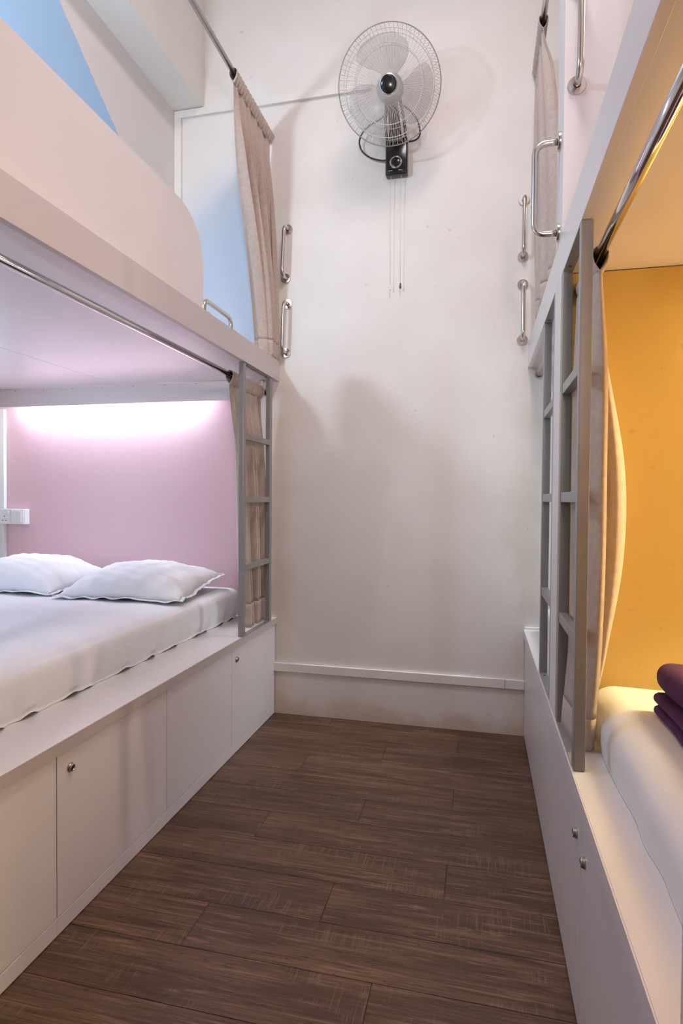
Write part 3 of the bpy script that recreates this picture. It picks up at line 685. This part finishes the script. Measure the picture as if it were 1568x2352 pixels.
# ---------------------------------------------------------------- wall fan
def wall_fan():
    t = thing('wall_fan', 'black wall fan with round wire grille and pull cords', 'fan')
    c = Vector((-0.425, 2.700, 3.030)); ax = Vector((0.08, -0.80, -0.42)).normalized()   # facing direction
    Rr = 0.232
    # control box on the wall
    bm = box_bm(-0.480, -0.370, D - 0.046, D - 0.0005, 2.766, 2.945, 0.008, 3)
    bx = finish('control_box', bm, 'black', t, True); bx.data.set_sharp_from_angle(angle=math.radians(40))
    kc = (-0.427, D - 0.046, 2.824)
    lathe('dial_ring', [(0.0235, 0), (0.031, 0), (0.031, 0.004), (0.027, 0.008), (0.0235, 0.005), (0.0235, 0)], kc, NB, 'silver', bx, 40)
    lathe('dial', [(0, 0.003), (0.017, 0.003), (0.0233, 0.0005), (0.0233, 0), (0, 0)], kc, NB, 'black', bx, 40)
    # tiny printed marks under the dial
    for x0, x1, z in ((-0.463, -0.455, 2.783), (-0.452, -0.445, 2.783), (-0.414, -0.401, 2.783), (-0.399, -0.394, 2.781)):
        box('print_mark', x0, x1, D - 0.0466, D - 0.0460, z, z + 0.0025, 'print', bx)
    # bracket, neck, motor
    tube('neck', [(-0.43, D - 0.035, 2.93), (-0.43, D - 0.065, 2.985), (-0.428, c.y + 0.105, 3.035), tuple(c - ax * 0.085)], [0.036, 0.030, 0.026, 0.030], 'dgrey', t, 20)
    for s in (-1, 1):
        tube('bracket_arm', [(-0.428 + s * 0.048, D - 0.03, 2.93), (-0.428 + s * 0.046, D - 0.085, 2.99), (-0.428 + s * 0.030, c.y + 0.115, 3.075)], 0.0075, 'dgrey', t, 10)
    lathe('motor_housing', [(0, -0.165), (0.035, -0.162), (0.055, -0.145), (0.062, -0.11), (0.064, -0.07), (0.060, -0.052), (0, -0.052)], c, ax, 'dgrey', t, 36)
    # blades
    hub = lathe('blade_hub', [(0, 0.032), (0.020, 0.031), (0.034, 0.022), (0.037, -0.01), (0.036, -0.035), (0, -0.035)], c, ax, 'blade', t, 32)
    u = ax.cross(Vector((0, 0, 1))).normalized(); v = ax.cross(u)
    for b in range(3):
        a0 = 2 * PI * b / 3 + 0.5
        def f(p, q, a0=a0):
            r = lerp(0.034, 0.198, q); wdt = 0.42 + 0.42 * math.sin(PI * min(1, q * 0.62 + 0.1)) * (1 - 0.28 * q ** 3)
            if q > 0.85: wdt *= math.sqrt(max(0.05, 1 - ((q - 0.85) / 0.155) ** 2)) * 0.55 + 0.45
            a = a0 + (p - 0.5) * 2 * wdt + 0.30 * q
            h = (p - 0.5) * 0.050 * (1 - 0.35 * q)
            return c + (u * math.cos(a) + v * math.sin(a)) * r + ax * h
        o = finish('blade', grid_bm(f, 18, 16), 'blade', t, True)
        o.modifiers.new('thick', 'SOLIDIFY').thickness = 0.0018
    # grille: wires as one part each side
    def grille(name, sgn, nw, depth, rin):
        bm = bmesh.new(); wr = 0.00085
        for i in range(nw):
            a = 2 * PI * i / nw; dr_ = u * math.cos(a) + v * math.sin(a); tw = (-u * math.sin(a) + v * math.cos(a))
            pts = []
            for k_ in range(9):
                q = k_ / 8; r = lerp(rin, Rr, q)
                prof = depth * (1 - 0.14 * q) if q < 0.78 else depth * (1 - 0.14 * q) * math.sqrt(max(0, 1 - ((q - 0.78) / 0.22) ** 2))
                pts.append(c + dr_ * r + ax * sgn * prof + tw * 0.012 * math.sin(PI * q) * sgn)
            tube_bm(pts, wr, 4, bm, False, False)
        for r, h in ((Rr, 0.0), (lerp(rin, Rr, 0.84), 0.84), (lerp(rin, Rr, 0.58), 0.58)):
            prof = 0 if h == 0 else (depth * (1 - 0.14 * h) if h < 0.78 else depth * (1 - 0.14 * h) * math.sqrt(max(0, 1 - ((h - 0.78) / 0.22) ** 2)))
            pts = [c + (u * math.cos(2 * PI * k_ / 72) + v * math.sin(2 * PI * k_ / 72)) * r + ax * sgn * prof for k_ in range(72)]
            tube_bm(pts, 0.0014 if h else 0.0024, 6, bm, True)
        o = finish(name, bm, 'wire', t, True); o['kind'] = 'stuff'; return o
    grille('front_grille', 1, 120, 0.072, 0.040)
    grille('rear_grille', -1, 72, 0.066, 0.060)
    cap = lathe('grille_badge', [(0, 0.080), (0.026, 0.079), (0.040, 0.074), (0.044, 0.069), (0.044, 0.064), (0, 0.064)], c, ax, 'black', t, 36)
    lathe('badge_ring', [(0.036, 0.0775), (0.041, 0.0755), (0.0455, 0.069), (0.0455, 0.066), (0.0435, 0.066), (0.0395, 0.074), (0.036, 0.0765)], c, ax, 'silver', cap, 36)
    # power cable looping out to the left and right of the neck
    def bez(pts, n=40):
        out = []
        for i in range(n + 1):
            t_ = i / n; out.append(tuple(interp([p[j] for p in pts], t_) for j in range(3)))
        return out
    tube('power_cable', bez([(-0.47, D - 0.04, 2.845), (-0.500, D - 0.03, 2.850), (-0.560, D - 0.03, 2.872), (-0.605, D - 0.03, 2.915), (-0.612, D - 0.04, 2.965), (-0.570, D - 0.06, 3.005), (-0.49, D - 0.10, 3.015), (-0.45, D - 0.13, 3.04)], 60), 0.0042, 'cable', t, 10)
    tube('power_cable', bez([(-0.385, D - 0.10, 3.06), (-0.350, D - 0.07, 3.045), (-0.318, D - 0.05, 3.000), (-0.310, D - 0.04, 2.950), (-0.330, D - 0.04, 2.925), (-0.365, D - 0.04, 2.92)], 50), 0.0042, 'cable', t, 10)
    # pull cords
    for x, z0, nm in ((-0.453, 2.228, 'w'), (-0.402, 2.232, 'b')):
        xo = x
        cd = tube('pull_cord', [(xo, D - 0.030, 2.770), (xo - 0.001, D - 0.028, 2.5), (xo, D - 0.025, z0)], 0.0012, 'cordw', t, 6)
        lathe('cord_knob', [(0, 0), (0.0035, 0), (0.0052, -0.020), (0.0045, -0.026), (0, -0.026)], (xo, D - 0.025, z0 + 0.002), (0, 0, 1), 'cordw' if nm == 'w' else 'brown', cd, 16)
wall_fan()
